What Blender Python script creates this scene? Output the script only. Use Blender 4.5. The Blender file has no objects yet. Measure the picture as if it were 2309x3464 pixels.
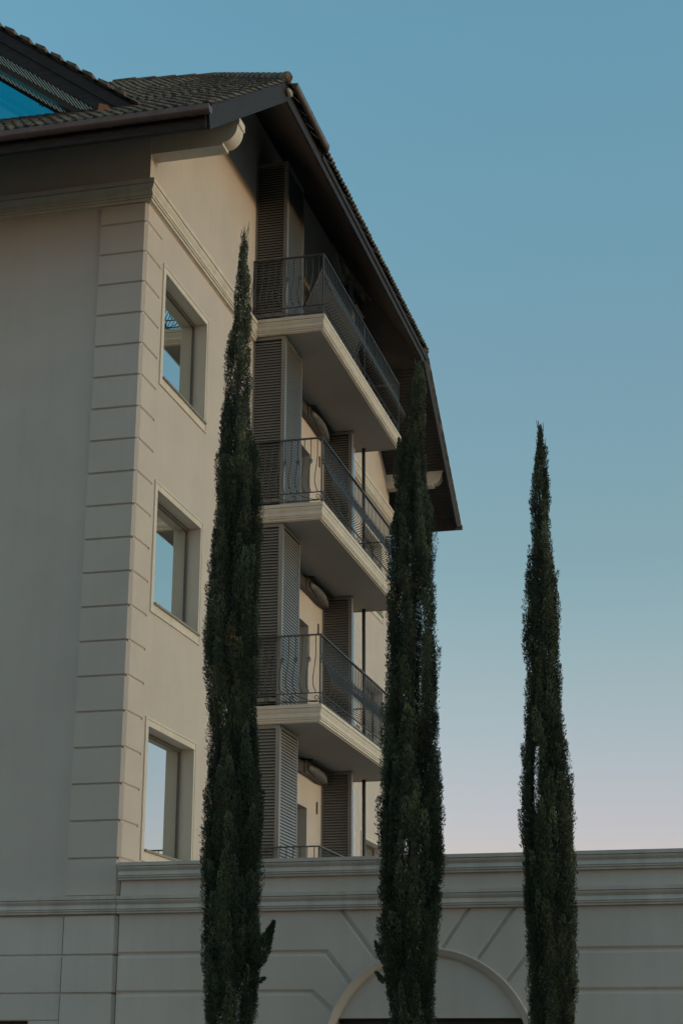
import bpy, math, random
import numpy as np
from mathutils import Matrix, Vector
R_ = math.radians
random.seed(7)
C = bpy.context.scene.collection
scene = bpy.context.scene

# ---------------------------------------------------------------- camera
cam_d = bpy.data.cameras.new('camera')
cam = bpy.data.objects.new('camera', cam_d); C.objects.link(cam)
cam_d.sensor_fit = 'VERTICAL'; cam_d.sensor_height = 24.0
cam_d.lens = 24.0*5680/3464
cam_d.clip_start = 0.1; cam_d.clip_end = 4000
cam.matrix_world = (Matrix.Translation((8.0877, -20.4594, 0.0)) @ Matrix.Rotation(R_(14.21), 4, 'Z')
                    @ Matrix.Rotation(R_(108.0), 4, 'X') @ Matrix.Rotation(R_(0.2), 4, 'Z'))
scene.camera = cam

# ---------------------------------------------------------------- light
SUN_EL, SUN_AZ = 5.0, -1.0        # azimuth measured from +X towards +Y
SKY = 0.15
world = bpy.data.worlds.new('World'); scene.world = world; world.use_nodes = True
nt = world.node_tree; nt.nodes.clear()
out = nt.nodes.new('ShaderNodeOutputWorld'); bg = nt.nodes.new('ShaderNodeBackground')
sky = nt.nodes.new('ShaderNodeTexSky'); sky.sky_type = 'NISHITA'; sky.sun_disc = False
sky.sun_elevation = R_(SUN_EL); sky.sun_rotation = R_(90-SUN_AZ)
sky.air_density = 1.0; sky.dust_density = 1.0; sky.ozone_density = 1.0
geo = nt.nodes.new('ShaderNodeNewGeometry'); sep = nt.nodes.new('ShaderNodeSeparateXYZ')
ramp = nt.nodes.new('ShaderNodeValToRGB'); mul = nt.nodes.new('ShaderNodeMix')
mul.data_type = 'RGBA'; mul.blend_type = 'MULTIPLY'; mul.inputs[0].default_value = 1.0
tc = nt.nodes.new('ShaderNodeTexCoord')
nt.links.new(tc.outputs['Generated'], sep.inputs[0])
nt.links.new(sep.outputs['Z'], ramp.inputs[0])
nt.links.new(sky.outputs[0], mul.inputs[6]); nt.links.new(ramp.outputs[0], mul.inputs[7])
SKY_RAMP = [(p, tuple(c/2.45 for c in q)) for p, q in [(0.0, (1.95, 1.5, 2.0)), (0.127, (1.81, 1.50, 1.99)), (0.203, (1.66, 1.60, 1.73)), (0.279, (1.42, 1.63, 1.66)),
            (0.376, (1.46, 1.80, 1.85)), (0.468, (1.47, 2.05, 2.09)), (0.56, (1.47, 2.27, 2.36)), (0.72, (1.75, 2.25, 2.25)), (1.0, (2.2, 2.4, 2.2))]]
while len(ramp.color_ramp.elements) > 1: ramp.color_ramp.elements.remove(ramp.color_ramp.elements[-1])
for i, (p, c) in enumerate(SKY_RAMP):
    e = ramp.color_ramp.elements[0] if i == 0 else ramp.color_ramp.elements.new(p)
    e.position = p; e.color = (*c, 1)
# towards the sunset side (+X) the low glow is a little paler than the clear-air model gives
ramp2 = nt.nodes.new('ShaderNodeValToRGB'); mul2 = nt.nodes.new('ShaderNodeMix'); mul2.data_type = 'RGBA'; mul2.blend_type = 'MULTIPLY'; mul2.inputs[0].default_value = 1.0
ramp2.color_ramp.elements[0].position = 0.10; ramp2.color_ramp.elements[0].color = (1, 1, 1, 1)
ramp2.color_ramp.elements[1].position = 0.75; ramp2.color_ramp.elements[1].color = (0.40, 0.66, 0.84, 1)
nt.links.new(sep.outputs['X'], ramp2.inputs[0]); nt.links.new(mul.outputs[2], mul2.inputs[6]); nt.links.new(ramp2.outputs[0], mul2.inputs[7])
bg.inputs['Strength'].default_value = SKY
nt.links.new(mul2.outputs[2], bg.inputs[0]); nt.links.new(bg.outputs[0], out.inputs[0])

sd = bpy.data.lights.new('sun', 'SUN'); sd.energy = 0.22; sd.angle = R_(5); sd.color = (1.0, 0.88, 0.72)
so = bpy.data.objects.new('sun', sd); C.objects.link(so)
sdir = Vector((math.cos(R_(SUN_EL))*math.cos(R_(SUN_AZ)), math.cos(R_(SUN_EL))*math.sin(R_(SUN_AZ)), math.sin(R_(SUN_EL))))
so.rotation_euler = sdir.to_track_quat('Z', 'Y').to_euler()
so.location = (30, -5, 20)
scene.view_settings.view_transform = 'Standard'; scene.view_settings.look = 'None'
scene.view_settings.exposure = 1.39; scene.view_settings.gamma = 1.0
scene.render.engine = 'CYCLES'

# ---------------------------------------------------------------- materials
def mat(name, col, rough=0.8, metal=0.0, var=0.12, scale=3.0, bump=0.0, bscale=60.0, col2=None, spec=0.5, streak=0.0, island=0.0, stretch=None):
    m = bpy.data.materials.new(name); m.use_nodes = True
    n = m.node_tree.nodes; l = m.node_tree.links
    b = n['Principled BSDF']; b.inputs['Roughness'].default_value = rough; b.inputs['Metallic'].default_value = metal
    b.inputs['Specular IOR Level'].default_value = spec
    t = n.new('ShaderNodeTexCoord')
    mp = n.new('ShaderNodeMapping'); l.new(t.outputs['Object'], mp.inputs[0])
    if stretch: mp.inputs['Scale'].default_value = stretch
    nz = n.new('ShaderNodeTexNoise'); nz.inputs['Scale'].default_value = scale; nz.inputs['Detail'].default_value = 6
    l.new(mp.outputs[0], nz.inputs[0])
    cr = n.new('ShaderNodeValToRGB'); l.new(nz.outputs[0], cr.inputs[0])
    c2 = col2 if col2 else tuple(c*(1-var) for c in col)
    cr.color_ramp.elements[0].position = 0.32; cr.color_ramp.elements[0].color = (*c2, 1)
    cr.color_ramp.elements[1].position = 0.68; cr.color_ramp.elements[1].color = (*(c*(1+var*0.5) for c in col), 1)
    last = cr.outputs[0]
    if streak:
        mp2 = n.new('ShaderNodeMapping'); mp2.inputs['Scale'].default_value = (7, 7, 0.35); l.new(t.outputs['Object'], mp2.inputs[0])
        n2 = n.new('ShaderNodeTexNoise'); n2.inputs['Scale'].default_value = 1.0; n2.inputs['Detail'].default_value = 5; l.new(mp2.outputs[0], n2.inputs[0])
        r2 = n.new('ShaderNodeMapRange'); r2.inputs[1].default_value = 0.45; r2.inputs[2].default_value = 0.75
        r2.inputs[3].default_value = 1.0; r2.inputs[4].default_value = 1.0-streak; l.new(n2.outputs[0], r2.inputs[0])
        mx = n.new('ShaderNodeMix'); mx.data_type = 'RGBA'; mx.blend_type = 'MULTIPLY'; mx.inputs[0].default_value = 1
        l.new(last, mx.inputs[6]); l.new(r2.outputs[0], mx.inputs[7]); last = mx.outputs[2]
    if island:
        g = n.new('ShaderNodeNewGeometry'); r3 = n.new('ShaderNodeMapRange')
        r3.inputs[3].default_value = 1-island; r3.inputs[4].default_value = 1+island; l.new(g.outputs['Random Per Island'], r3.inputs[0])
        mx = n.new('ShaderNodeMix'); mx.data_type = 'RGBA'; mx.blend_type = 'MULTIPLY'; mx.inputs[0].default_value = 1
        l.new(last, mx.inputs[6]); l.new(r3.outputs[0], mx.inputs[7]); last = mx.outputs[2]
    l.new(last, b.inputs['Base Color'])
    if bump:
        nb = n.new('ShaderNodeTexNoise'); nb.inputs['Scale'].default_value = bscale; nb.inputs['Detail'].default_value = 4
        l.new(t.outputs['Object'], nb.inputs[0])
        bp = n.new('ShaderNodeBump'); bp.inputs['Strength'].default_value = bump; bp.inputs['Distance'].default_value = 0.01
        l.new(nb.outputs[0], bp.inputs['Height']); l.new(bp.outputs[0], b.inputs['Normal'])
    return m
M = {}
M['stucco'] = mat('cream_stucco', (0.605, 0.505, 0.43), 0.9, var=0.05, scale=1.2, bump=0.25, bscale=90, streak=0.03, spec=0.2)
M['moulding'] = mat('cream_moulding', (0.70, 0.60, 0.49), 0.8, var=0.08, scale=2.5, bump=0.15, bscale=50, streak=0.10, spec=0.25)
M['wing'] = mat('grey_stucco', (0.66, 0.565, 0.485), 0.9, var=0.08, scale=0.9, bump=0.3, bscale=90, streak=0.05, spec=0.2)
M['wingmould'] = mat('grey_moulding', (0.62, 0.54, 0.465), 0.8, var=0.12, scale=3, bump=0.2, bscale=40, streak=0.16, spec=0.25)
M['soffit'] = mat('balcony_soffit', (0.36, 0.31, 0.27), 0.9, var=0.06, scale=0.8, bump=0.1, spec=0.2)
M['wood'] = mat('dark_wood', (0.038, 0.027, 0.023), 0.6, spec=0.25, var=0.35, scale=6, bump=0.4, bscale=25, stretch=(1, 1, 5))
M['woodsoff'] = mat('dark_soffit_boards', (0.038, 0.028, 0.026), 0.7, var=0.3, scale=4)
M['tile'] = mat('weathered_roof_tile', (0.165, 0.120, 0.080), 0.85, var=0.5, scale=7, bump=0.5, bscale=30, col2=(0.06, 0.044, 0.031), island=0.3)
M['gutter'] = mat('brown_metal_gutter', (0.16, 0.095, 0.082), 0.35, metal=0.2, var=0.2, scale=5)
M['copper'] = mat('tan_metal_gutter', (0.20, 0.13, 0.09), 0.35, metal=0.4, var=0.25, scale=5)
M['louvre'] = mat('brown_louvre', (0.27, 0.248, 0.225), 0.38, metal=0.3, var=0.08, scale=2, spec=0.5)
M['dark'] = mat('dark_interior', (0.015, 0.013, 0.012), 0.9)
M['iron'] = mat('black_iron', (0.10, 0.096, 0.093), 0.5, metal=0.3, var=0.3, scale=20)
M['post'] = mat('dark_grey_post', (0.05, 0.048, 0.045), 0.5)
M['frame'] = mat('bronze_frame', (0.10, 0.085, 0.07), 0.4, var=0.1)
M['sill'] = mat('granite_sill', (0.33, 0.28, 0.23), 0.5, var=0.6, scale=60)
M['bark'] = mat('cypress_bark', (0.14, 0.11, 0.085), 0.95, var=0.5, scale=8, bump=1.0, bscale=20, stretch=(3, 3, 0.5))
def leafmat(name, col):
    m = bpy.data.materials.new(name); m.use_nodes = True; n = m.node_tree.nodes; l = m.node_tree.links; b = n['Principled BSDF']
    b.inputs['Roughness'].default_value = 0.7; b.inputs['Specular IOR Level'].default_value = 0.3
    a = n.new('ShaderNodeAttribute'); a.attribute_name = 'tone'
    t = n.new('ShaderNodeTexCoord'); nz = n.new('ShaderNodeTexNoise'); nz.inputs['Scale'].default_value = 2.5; l.new(t.outputs['Object'], nz.inputs[0])
    cr = n.new('ShaderNodeValToRGB'); l.new(nz.outputs[0], cr.inputs[0])
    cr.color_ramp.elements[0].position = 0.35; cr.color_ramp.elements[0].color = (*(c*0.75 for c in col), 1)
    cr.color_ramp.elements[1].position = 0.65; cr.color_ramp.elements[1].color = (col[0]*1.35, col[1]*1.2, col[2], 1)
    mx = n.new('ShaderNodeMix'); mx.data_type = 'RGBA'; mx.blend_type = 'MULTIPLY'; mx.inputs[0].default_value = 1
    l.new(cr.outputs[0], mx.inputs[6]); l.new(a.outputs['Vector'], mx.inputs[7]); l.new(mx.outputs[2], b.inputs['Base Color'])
    return m
M['leaf'] = leafmat('cypress_foliage', (0.050, 0.062, 0.038))
M['leaf2'] = mat('cypress_foliage_pale', (0.075, 0.090, 0.048), 0.75, var=0.3, scale=3, col2=(0.05, 0.065, 0.04), island=0.4, spec=0.25)
M['canvas'] = mat('folded_canvas', (0.15, 0.143, 0.132), 0.6, var=0.25, scale=8)
M['cass'] = mat('awning_cassette', (0.06, 0.054, 0.048), 0.6)
M['orange'] = mat('broken_clay', (0.42, 0.16, 0.07), 0.9)
M['ground'] = mat('warm_bounce_ground', (0.20, 0.155, 0.12), 0.95, scale=0.5)  # unseen ground, warm colour chosen to bounce light up the walls
ms = bpy.data.materials.new('translucent_canopy'); ms.use_nodes = True; M['sheet'] = ms
_n = ms.node_tree.nodes; _l = ms.node_tree.links; _n.clear(); _o = _n.new('ShaderNodeOutputMaterial')
_a = _n.new('ShaderNodeBsdfTranslucent'); _a.inputs[0].default_value = (0.34, 0.40, 0.37, 1); _b = _n.new('ShaderNodeBsdfDiffuse'); _b.inputs[0].default_value = (0.3, 0.33, 0.32, 1)
_m = _n.new('ShaderNodeMixShader'); _m.inputs[0].default_value = 0.4; _l.new(_a.outputs[0], _m.inputs[1]); _l.new(_b.outputs[0], _m.inputs[2]); _l.new(_m.outputs[0], _o.inputs[0])
M['board'] = mat('pale_blue_soffit_board', (0.20, 0.27, 0.27), 0.5, var=0.2, scale=2)
M['plastic'] = mat('lamp_shell', (0.42, 0.34, 0.25), 0.4)
M['strip'] = mat('rolled_clear_blind', (0.55, 0.60, 0.60), 0.15, metal=0.6, var=0.25, scale=9)
def glassmat(name, col, rough=0.02, metal=1.0):
    m = bpy.data.materials.new(name); m.use_nodes = True
    n = m.node_tree.nodes; l = m.node_tree.links; b = n['Principled BSDF']
    b.inputs['Metallic'].default_value = metal; b.inputs['Roughness'].default_value = rough
    nz = n.new('ShaderNodeTexNoise'); nz.inputs['Scale'].default_value = 1.3; nz.inputs['Detail'].default_value = 2
    t = n.new('ShaderNodeTexCoord'); l.new(t.outputs['Object'], nz.inputs[0])
    bp = n.new('ShaderNodeBump'); bp.inputs['Strength'].default_value = 0.012; bp.inputs['Distance'].default_value = 0.02
    l.new(nz.outputs[0], bp.inputs['Height']); l.new(bp.outputs[0], b.inputs['Normal'])
    cr = n.new('ShaderNodeValToRGB'); l.new(nz.outputs[0], cr.inputs[0])
    cr.color_ramp.elements[0].color = (*(c*0.94 for c in col), 1); cr.color_ramp.elements[1].color = (*col, 1)
    l.new(cr.outputs[0], b.inputs['Base Color'])
    return m
M['doorglass'] = glassmat('dim_door_glass', (0.13, 0.125, 0.12), 0.08)
M['glass'] = glassmat('reflective_glazing', (0.80, 0.83, 0.79))
mt = bpy.data.materials.new('teal_glazing'); mt.use_nodes = True; M['teal'] = mt
_n = mt.node_tree.nodes; _l = mt.node_tree.links; _n.clear()
_o = _n.new('ShaderNodeOutputMaterial'); _t = _n.new('ShaderNodeBsdfTransparent'); _t.inputs[0].default_value = (0.12, 0.60, 0.68, 1)
_g = _n.new('ShaderNodeBsdfGlossy'); _g.inputs['Roughness'].default_value = 0.03; _m = _n.new('ShaderNodeMixShader'); _m.inputs[0].default_value = 0.05
_l.new(_t.outputs[0], _m.inputs[1]); _l.new(_g.outputs[0], _m.inputs[2]); _l.new(_m.outputs[0], _o.inputs[0])

# ---------------------------------------------------------------- mesh helpers
class MB:
    def __init__(s): s.v = []; s.f = []; s.sm = []
    def add(s, vs, fs, smooth=False):
        o = len(s.v); s.v += [tuple(p) for p in vs]
        s.f += [tuple(o+i for i in f) for f in fs]; s.sm += [smooth]*len(fs); return s
    def box(s, x0, x1, y0, y1, z0, z1):
        vs = [(x, y, z) for z in (z0, z1) for y in (y0, y1) for x in (x0, x1)]
        return s.add(vs, [(0, 2, 3, 1), (4, 5, 7, 6), (0, 1, 5, 4), (2, 6, 7, 3), (0, 4, 6, 2), (1, 3, 7, 5)])
    def prism(s, pts, d):
        """pts: planar polygon (3-D), extruded by vector d"""
        n = len(pts); q = [tuple(a+b for a, b in zip(p, d)) for p in pts]
        return s.add(list(pts)+q, [tuple(range(n))[::-1], tuple(range(n, 2*n))]+[(i, (i+1) % n, n+(i+1) % n, n+i) for i in range(n)])
    def tube(s, pts, r, k=6, cap=True, smooth=True):
        P = [Vector(p) for p in pts]; rs = r if isinstance(r, (list, tuple)) else [r]*len(P)
        up = None; vs = []
        for i, p in enumerate(P):
            t = (P[min(i+1, len(P)-1)]-P[max(i-1, 0)]).normalized()
            if up is None:
                a = Vector((1, 0, 0)) if abs(t.x) < 0.9 else Vector((0, 1, 0)); up = (a-t*a.dot(t)).normalized()
            else: up = (up-t*up.dot(t)).normalized()
            w = t.cross(up)
            for j in range(k):
                a = 2*math.pi*j/k; vs.append(p+(up*math.cos(a)+w*math.sin(a))*rs[i])
        fs = [(i*k+j, i*k+(j+1) % k, (i+1)*k+(j+1) % k, (i+1)*k+j) for i in range(len(P)-1) for j in range(k)]
        if cap: fs += [tuple(range(k))[::-1], tuple((len(P)-1)*k+j for j in range(k))]
        return s.add(vs, fs, smooth)
    def sweep(s, path, prof, side=1, closed_top=True):
        """path: list of (x,y); prof: list of (offset outwards, z); mitred"""
        P = [Vector((a, b)) for a, b in path]; vs = []
        for i, p in enumerate(P):
            d0 = (P[i]-P[i-1]).normalized() if i > 0 else None
            d1 = (P[i+1]-P[i]).normalized() if i < len(P)-1 else None
            n0 = Vector((d0.y, -d0.x))*side if d0 else None; n1 = Vector((d1.y, -d1.x))*side if d1 else None
            if n0 is None: m = n1
            elif n1 is None: m = n0
            else: m = (n0+n1)/(1+n0.dot(n1))
            for o, z in prof: vs.append((p.x+m.x*o, p.y+m.y*o, z))
        k = len(prof)
        fs = [(i*k+j, (i+1)*k+j, (i+1)*k+j+1, i*k+j+1) for i in range(len(P)-1) for j in range(k-1)]
        fs += [tuple(range(k)), tuple((len(P)-1)*k+j for j in range(k))[::-1]]
        return s.add(vs, fs)
    def build(s, name, m, parent=None, root=None, loc=None):
        me = bpy.data.meshes.new(name)
        off = Vector(loc) if loc else (root.location if root is not None else Vector((0, 0, 0)))
        me.from_pydata([tuple(Vector(p)-off) for p in s.v], [], s.f); me.update()
        me.polygons.foreach_set('use_smooth', s.sm)
        me.materials.append(m)
        o = bpy.data.objects.new(name, me); C.objects.link(o)
        if loc: o.location = loc
        if parent is not None: o.parent = parent
        return o
def fix_normals(o):
    import bmesh
    bm = bmesh.new(); bm.from_mesh(o.data); bmesh.ops.recalc_face_normals(bm, faces=bm.faces); bm.to_mesh(o.data); bm.free(); return o
def tag(o, label=None, cat=None, group=None, kind=None):
    for k, v in (('label', label), ('category', cat), ('group', group), ('kind', kind)):
        if v: o[k] = v
    return o
def empty(name, loc, label, cat, group=None):
    o = bpy.data.objects.new(name, None); C.objects.link(o); o.location = loc; o.empty_display_size = 0.3
    return tag(o, label, cat, group)
def moulding(h, d, ztop):
    """cyma profile, outward offset / z, starts and ends at the wall"""
    P = [(0, 0), (d, 0), (d, -0.195*h), (d*0.74, -0.20*h), (d*0.74, -0.232*h), (d*0.93, -0.24*h)]
    for i in range(15):
        t = i/14; z = -0.24*h-0.48*h*t
        if t < 0.5: o = 0.93-0.36*(1-math.cos(math.pi*t))            # rolls under
        else: o = 0.57+0.27*math.sin(math.pi*(t-0.5))**1.5             # flares out again below
        P.append((d*o, z))
    P += [(d*0.66, -0.73*h), (d*0.66, -0.75*h), (d*0.76, -0.755*h), (d*0.75, -0.83*h), (d*0.52, -0.835*h), (d*0.52, -0.86*h), (d*0.60, -0.865*h), (d*0.59, -0.96*h), (d*0.12, -0.965*h), (d*0.12, -1.0*h), (0, -1.0*h)]
    return [(a, ztop+b) for a, b in P]

ZG = -2.3
# ================================================================= ground
g = MB().box(-400, 400, -400, 400, ZG-0.5, ZG).build('ground', M['ground']); tag(g, kind='structure')

# ================================================================= tower block
B = empty('apartment_building', (0, 0, ZG), 'tall cream stucco block with dark tiled roof, three side windows and stacked balconies', 'building')
def part(mb, name, m, parent=B, fix=True):
    o = mb.build(name, M[m] if isinstance(m, str) else m, parent, B if parent is B else None)
    if parent is not B:                       # sub-part: parent sits at the building's origin
        for v in o.data.vertices: v.co -= B.location
    if fix: fix_normals(o)
    return o
def sub(mb, name, m, parent): return part(mb, name, m, parent)

YN, YF = 0.0, 16.0                        # near and far corner of the side wall
SL = [12.19, 8.78, 5.38, 1.99]            # balcony slab tops
WIN = [9.38, 5.99, 2.60]                  # window opening bottoms
WH = 1.68
mr = 0.7187
def zr_front(y): return 11.94+1.517*mr+mr*y           # front soffit
def hip_soff(x): return 14.60+(1.42-x)*1.18
# --- side wall with openings, one mesh: quads by columns
w = MB()
openings = []
for z0 in WIN:
    openings += [(0.82, 2.72, z0, z0+WH), (13.28, 15.18, z0, z0+WH)]
for z0 in SL: openings.append((7.05, 9.0, z0+0.0, z0+2.30))
ys = sorted({0.0, 0.6, 16.0} | {a for o in openings for a in o[:2]} | {2.0, 4.45, 11.6, 13.0})
def gable(y): return min(zr_front(y)+0.25, 16.62, 12.02+(17.25-y)*0.725)
for a, b in zip(ys[:-1], ys[1:]):
    if b <= 0.6:
        continue
    ops = sorted([(o[2], o[3]) for o in openings if o[0] <= a+1e-6 and o[1] >= b-1e-6])
    z = ZG
    for z0, z1 in ops:
        if z0 > z: w.add([(0, a, z), (0, b, z), (0, b, z0), (0, a, z0)], [(0, 1, 2, 3)])
        z = z1
    w.add([(0, a, z), (0, b, z), (0, b, gable(b)), (0, a, gable(a))], [(0, 1, 2, 3)])
# recessed core behind the corner blocks, and plain corner above the cornice
w.add([(-0.022, 0.022, ZG), (-0.022, 0.6, ZG), (-0.022, 0.6, 12.0), (-0.022, 0.022, 12.0)], [(0, 1, 2, 3)])
w.add([(-0.022, 0.6, ZG), (0, 0.6, ZG), (0, 0.6, 12.0), (-0.022, 0.6, 12.0)], [(0, 1, 2, 3)])
w.add([(0, 0.03, 12.0), (0, 0.6, 12.0), (0, 0.6, gable(0.6)), (0, 0.03, gable(0.0))], [(0, 1, 2, 3)])
for (a, b, z0, z1) in openings:
    d = -0.20 if b < 3 or a > 12 else -0.32
    w.add([(0, a, z0), (0, b, z0), (d, b, z0), (d, a, z0)], [(0, 1, 2, 3)])
    w.add([(0, a, z1), (d, a, z1), (d, b, z1), (0, b, z1)], [(0, 1, 2, 3)])
    w.add([(0, a, z0), (d, a, z0), (d, a, z1), (0, a, z1)], [(0, 1, 2, 3)])
    w.add([(0, b, z0), (0, b, z1), (d, b, z1), (d, b, z0)], [(0, 1, 2, 3)])
part(w, 'side_wall', 'stucco', fix=False)
# --- front wall (upper, plain)
f = MB()
f.add([(-9, 0.03, 1.7), (-0.05, 0.03, 1.7), (-0.05, 0.03, 12.0), (-9, 0.03, 12.0)], [(0, 1, 2, 3)])
f.add([(-9, 0.03, 12.0), (0, 0.03, 12.0), (0, 0.03, 13.2), (-9, 0.03, 13.2)], [(0, 1, 2, 3)])
f.add([(-9, 0.03, 13.2), (-9, 16, 13.2), (-9, 16, ZG), (-9, 0.03, ZG)], [(0, 1, 2, 3)])
f.add([(-9, 16, ZG), (-9, 16, 13.0), (0, 16, 13.0), (0, 16, ZG)], [(0, 1, 2, 3)])
part(f, 'front_wall', 'stucco', fix=False)
# lower front wall with grooves as stacked blocks
lowg = [1.72, 1.219, 0.752, 0.287, -0.18, -0.65, -1.12, -1.6, ZG]
lw = MB()
def vblock(mb, plan, z0, z1, e=0.02, c=0.014, plan_in=None):
    """block with bevelled top and bottom edges; plan outer polyline, plan_in = same polyline inset"""
    n = len(plan); lev = [(z0, plan_in), (z0+c, plan), (z1-c, plan), (z1, plan_in)]
    vs = [(x, y, z) for z, pl in lev for x, y in pl]
    fs = [(k*n+i, k*n+i+1, (k+1)*n+i+1, (k+1)*n+i) for k in range(3) for i in range(n-1)]
    mb.add(vs, fs)
for z1, z0 in zip(lowg[:-1], lowg[1:]):
    if z1 <= 0.30:   # the window opening at the far left
        vblock(lw, [(-1.137, 0.012), (-0.735, 0.012)], z0+0.006, z1-0.006, plan_in=[(-1.137, 0.03), (-0.720, 0.03)])
    elif z1 < 0.8:
        vblock(lw, [(-9, 0.012), (-0.735, 0.012)], 0.427, z1-0.006, plan_in=[(-9, 0.03), (-0.720, 0.03)])
        vblock(lw, [(-1.137, 0.012), (-0.735, 0.012)], z0+0.006, 0.427, plan_in=[(-1.137, 0.03), (-0.720, 0.03)])
    else:
        vblock(lw, [(-9, 0.012), (-0.735, 0.012)], z0+0.006, z1-0.006, plan_in=[(-9, 0.03), (-0.720, 0.03)])
lw.add([(-9, 0.032, 0.427), (-0.05, 0.032, 0.427), (-0.05, 0.032, 1.72), (-9, 0.032, 1.72)], [(0, 1, 2, 3)])
lw.add([(-1.137, 0.032, ZG), (-0.05, 0.032, ZG), (-0.05, 0.032, 0.427), (-1.137, 0.032, 0.427)], [(0, 1, 2, 3)])
lw.add([(-1.137, 0.0, ZG), (-1.137, 0.4, ZG), (-1.137, 0.4, 0.427), (-1.137, 0.0, 0.427)], [(0, 1, 2, 3)])
lw.add([(-9, 0.012, 0.427), (-1.137, 0.012, 0.427), (-1.137, 0.4, 0.427), (-9, 0.4, 0.427)], [(0, 1, 2, 3)])
part(lw, 'lower_wall', 'wing', fix=False)
lo = MB().box(-3.4, -1.2, 0.22, 0.26, -1.4, 0.36); lo.box(-9, -1.137, 0.3, 0.34, ZG, 0.427)
part(lo, 'ground_floor_window', 'frame')
# --- corner blocks (quoins)
def quoin(z0, z1, last=False, matl='stucco', side=True):
    q = MB(); g_ = 0.006
    A = [(-0.720, 0.03), (-0.720, 0.0), (-0.045, 0.0), (0.0, 0.045), (0.0, 0.600)]
    I = [(-0.705, 0.03), (-0.705, 0.022), (-0.050, 0.022), (-0.022, 0.050), (-0.022, 0.600)]
    A2 = [(-0.722, 0.034)]+A[1:]; 
    vblock(q, A, z0+g_, z1-g_, plan_in=I)
    q.add([(-0.70, 0.026, z0-0.01), (-0.05, 0.026, z0-0.01), (-0.05, 0.026, z0+0.012), (-0.70, 0.026, z0+0.012)], [(0, 1, 2, 3)])
    return part(q, 'quoin_block', matl, fix=False)
zq = [2.422+0.4785*k for k in range(20)]        # groove heights
zz = [1.945]+zq+[11.83]
for z0, z1 in zip(zz[:-1], zz[1:]):
    if z1-z0 > 0.05: quoin(z0, z1)
for z1, z0 in zip(lowg[:4], lowg[1:5]):
    quoin(z0, z1, matl='wing')
# --- mouldings
mc = MB().sweep([(-9, 0.03), (0.0, 0.03), (0.0, 5.17)], moulding(0.36, 0.105, 12.17))
part(mc, 'cornice', 'moulding')
mc = MB().sweep([(0.0, 11.27), (0.0, 16.0), (-1, 16.0)], moulding(0.36, 0.105, 12.17))
part(mc, 'cornice', 'moulding')
sc = MB().sweep([(-9, 0.02), (-0.004, 0.02)], moulding(0.225, 0.10, 1.945))
part(sc, 'string_course', 'wingmould')
# --- side windows
def window(y0, z0, near=True):
    y1 = y0+1.90; z1 = z0+WH; x = -0.20
    fr = MB()
    t = 0.045
    fr.box(x-0.03, x+0.012, y0, y1, z1-t, z1); fr.box(x-0.03, x+0.012, y0, y1, z0, z0+t)
    fr.box(x-0.03, x+0.012, y0, y0+t, z0+t, z1-t); fr.box(x-0.03, x+0.012, y1-t, y1, z0+t, z1-t)
    o = part(fr, 'window', 'frame')
    sub(MB().box(x-0.02, x-0.006, y0+t, y1-t, z0+t, z1-t), 'pane', 'glass', o)
    s = MB(); s.box(x+0.012, 0.045, y0-0.0, y1+0.03, z0-0.002, z0+0.028)
    sub(s, 'sill', 'sill', o)
    tr = MB()
    a0, a1, b0, b1 = y0-0.125, y1+0.085, z0-0.13, z1+0.115
    def ring(o0, o1, x1):
        Y0, Y1, Z0, Z1 = a0+o0, a1-o0, b0+o0, b1-o0; 
        y_0, y_1, z_0, z_1 = a0+o1 if o1 is not None else y0, a1-o1 if o1 is not None else y1, b0+o1 if o1 is not None else z0, b1-o1 if o1 is not None else z1
        P = [(Y0, Z0), (Y1, Z0), (Y1, Z1), (Y0, Z1)]; Q = [(y_0, z_0), (y_1, z_0), (y_1, z_1), (y_0, z_1)]
        for i in range(4):
            j = (i+1) % 4
            tr.prism([(0.0, *P[i]), (0.0, *P[j]), (0.0, *Q[j]), (0.0, *Q[i])], (x1, 0, 0))
    ring(0.0, 0.03, 0.022); ring(0.031, None, 0.012)
    sub(tr, 'trim', 'moulding', o)
    return o
for z0 in WIN: window(0.82, z0); window(13.28, z0)
# --- balconies
XB = 1.30; YB0, YB1 = 5.10, 11.34
for k, zt in enumerate(SL):
    d = 0.080; h = 0.29
    s = MB()
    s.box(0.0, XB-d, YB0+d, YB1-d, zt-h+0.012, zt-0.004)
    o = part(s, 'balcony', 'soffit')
    m_ = MB().sweep([(0.0, YB0+d), (XB-d, YB0+d), (XB-d, YB1-d), (0.0, YB1-d)], moulding(h, d, zt))
    # top sheet
    sub(m_, 'edge_moulding', 'moulding', o)
# --- louvred boxes
def blades_y(mb, x0, x1, y, z0, z1, sp=0.051):      # blades of a panel facing -Y
    z = z0+0.02
    while z < z1-0.03:
        mb.add([(x0, y+0.002, z), (x1, y+0.002, z), (x1, y+0.030, z+0.038), (x0, y+0.030, z+0.038),
                (x0, y+0.002, z+0.012), (x1, y+0.002, z+0.012), (x1, y+0.030, z+0.046), (x0, y+0.030, z+0.046)],
               [(0, 1, 5, 4), (4, 5, 6, 7), (0, 3, 2, 1)]); z += sp
def blades_x(mb, y0, y1, x, z0, z1, sp=0.051):      # facing +X
    z = z0+0.02
    while z < z1-0.03:
        mb.add([(x-0.002, y0, z), (x-0.002, y1, z), (x-0.011, y1, z+0.032), (x-0.011, y0, z+0.032),
                (x-0.002, y0, z+0.010), (x-0.002, y1, z+0.010), (x-0.011, y1, z+0.038), (x-0.011, y0, z+0.038)],
               [(0, 4, 5, 1), (4, 7, 6, 5), (0, 1, 2, 3)]); z += sp
XL = 0.585
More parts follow.
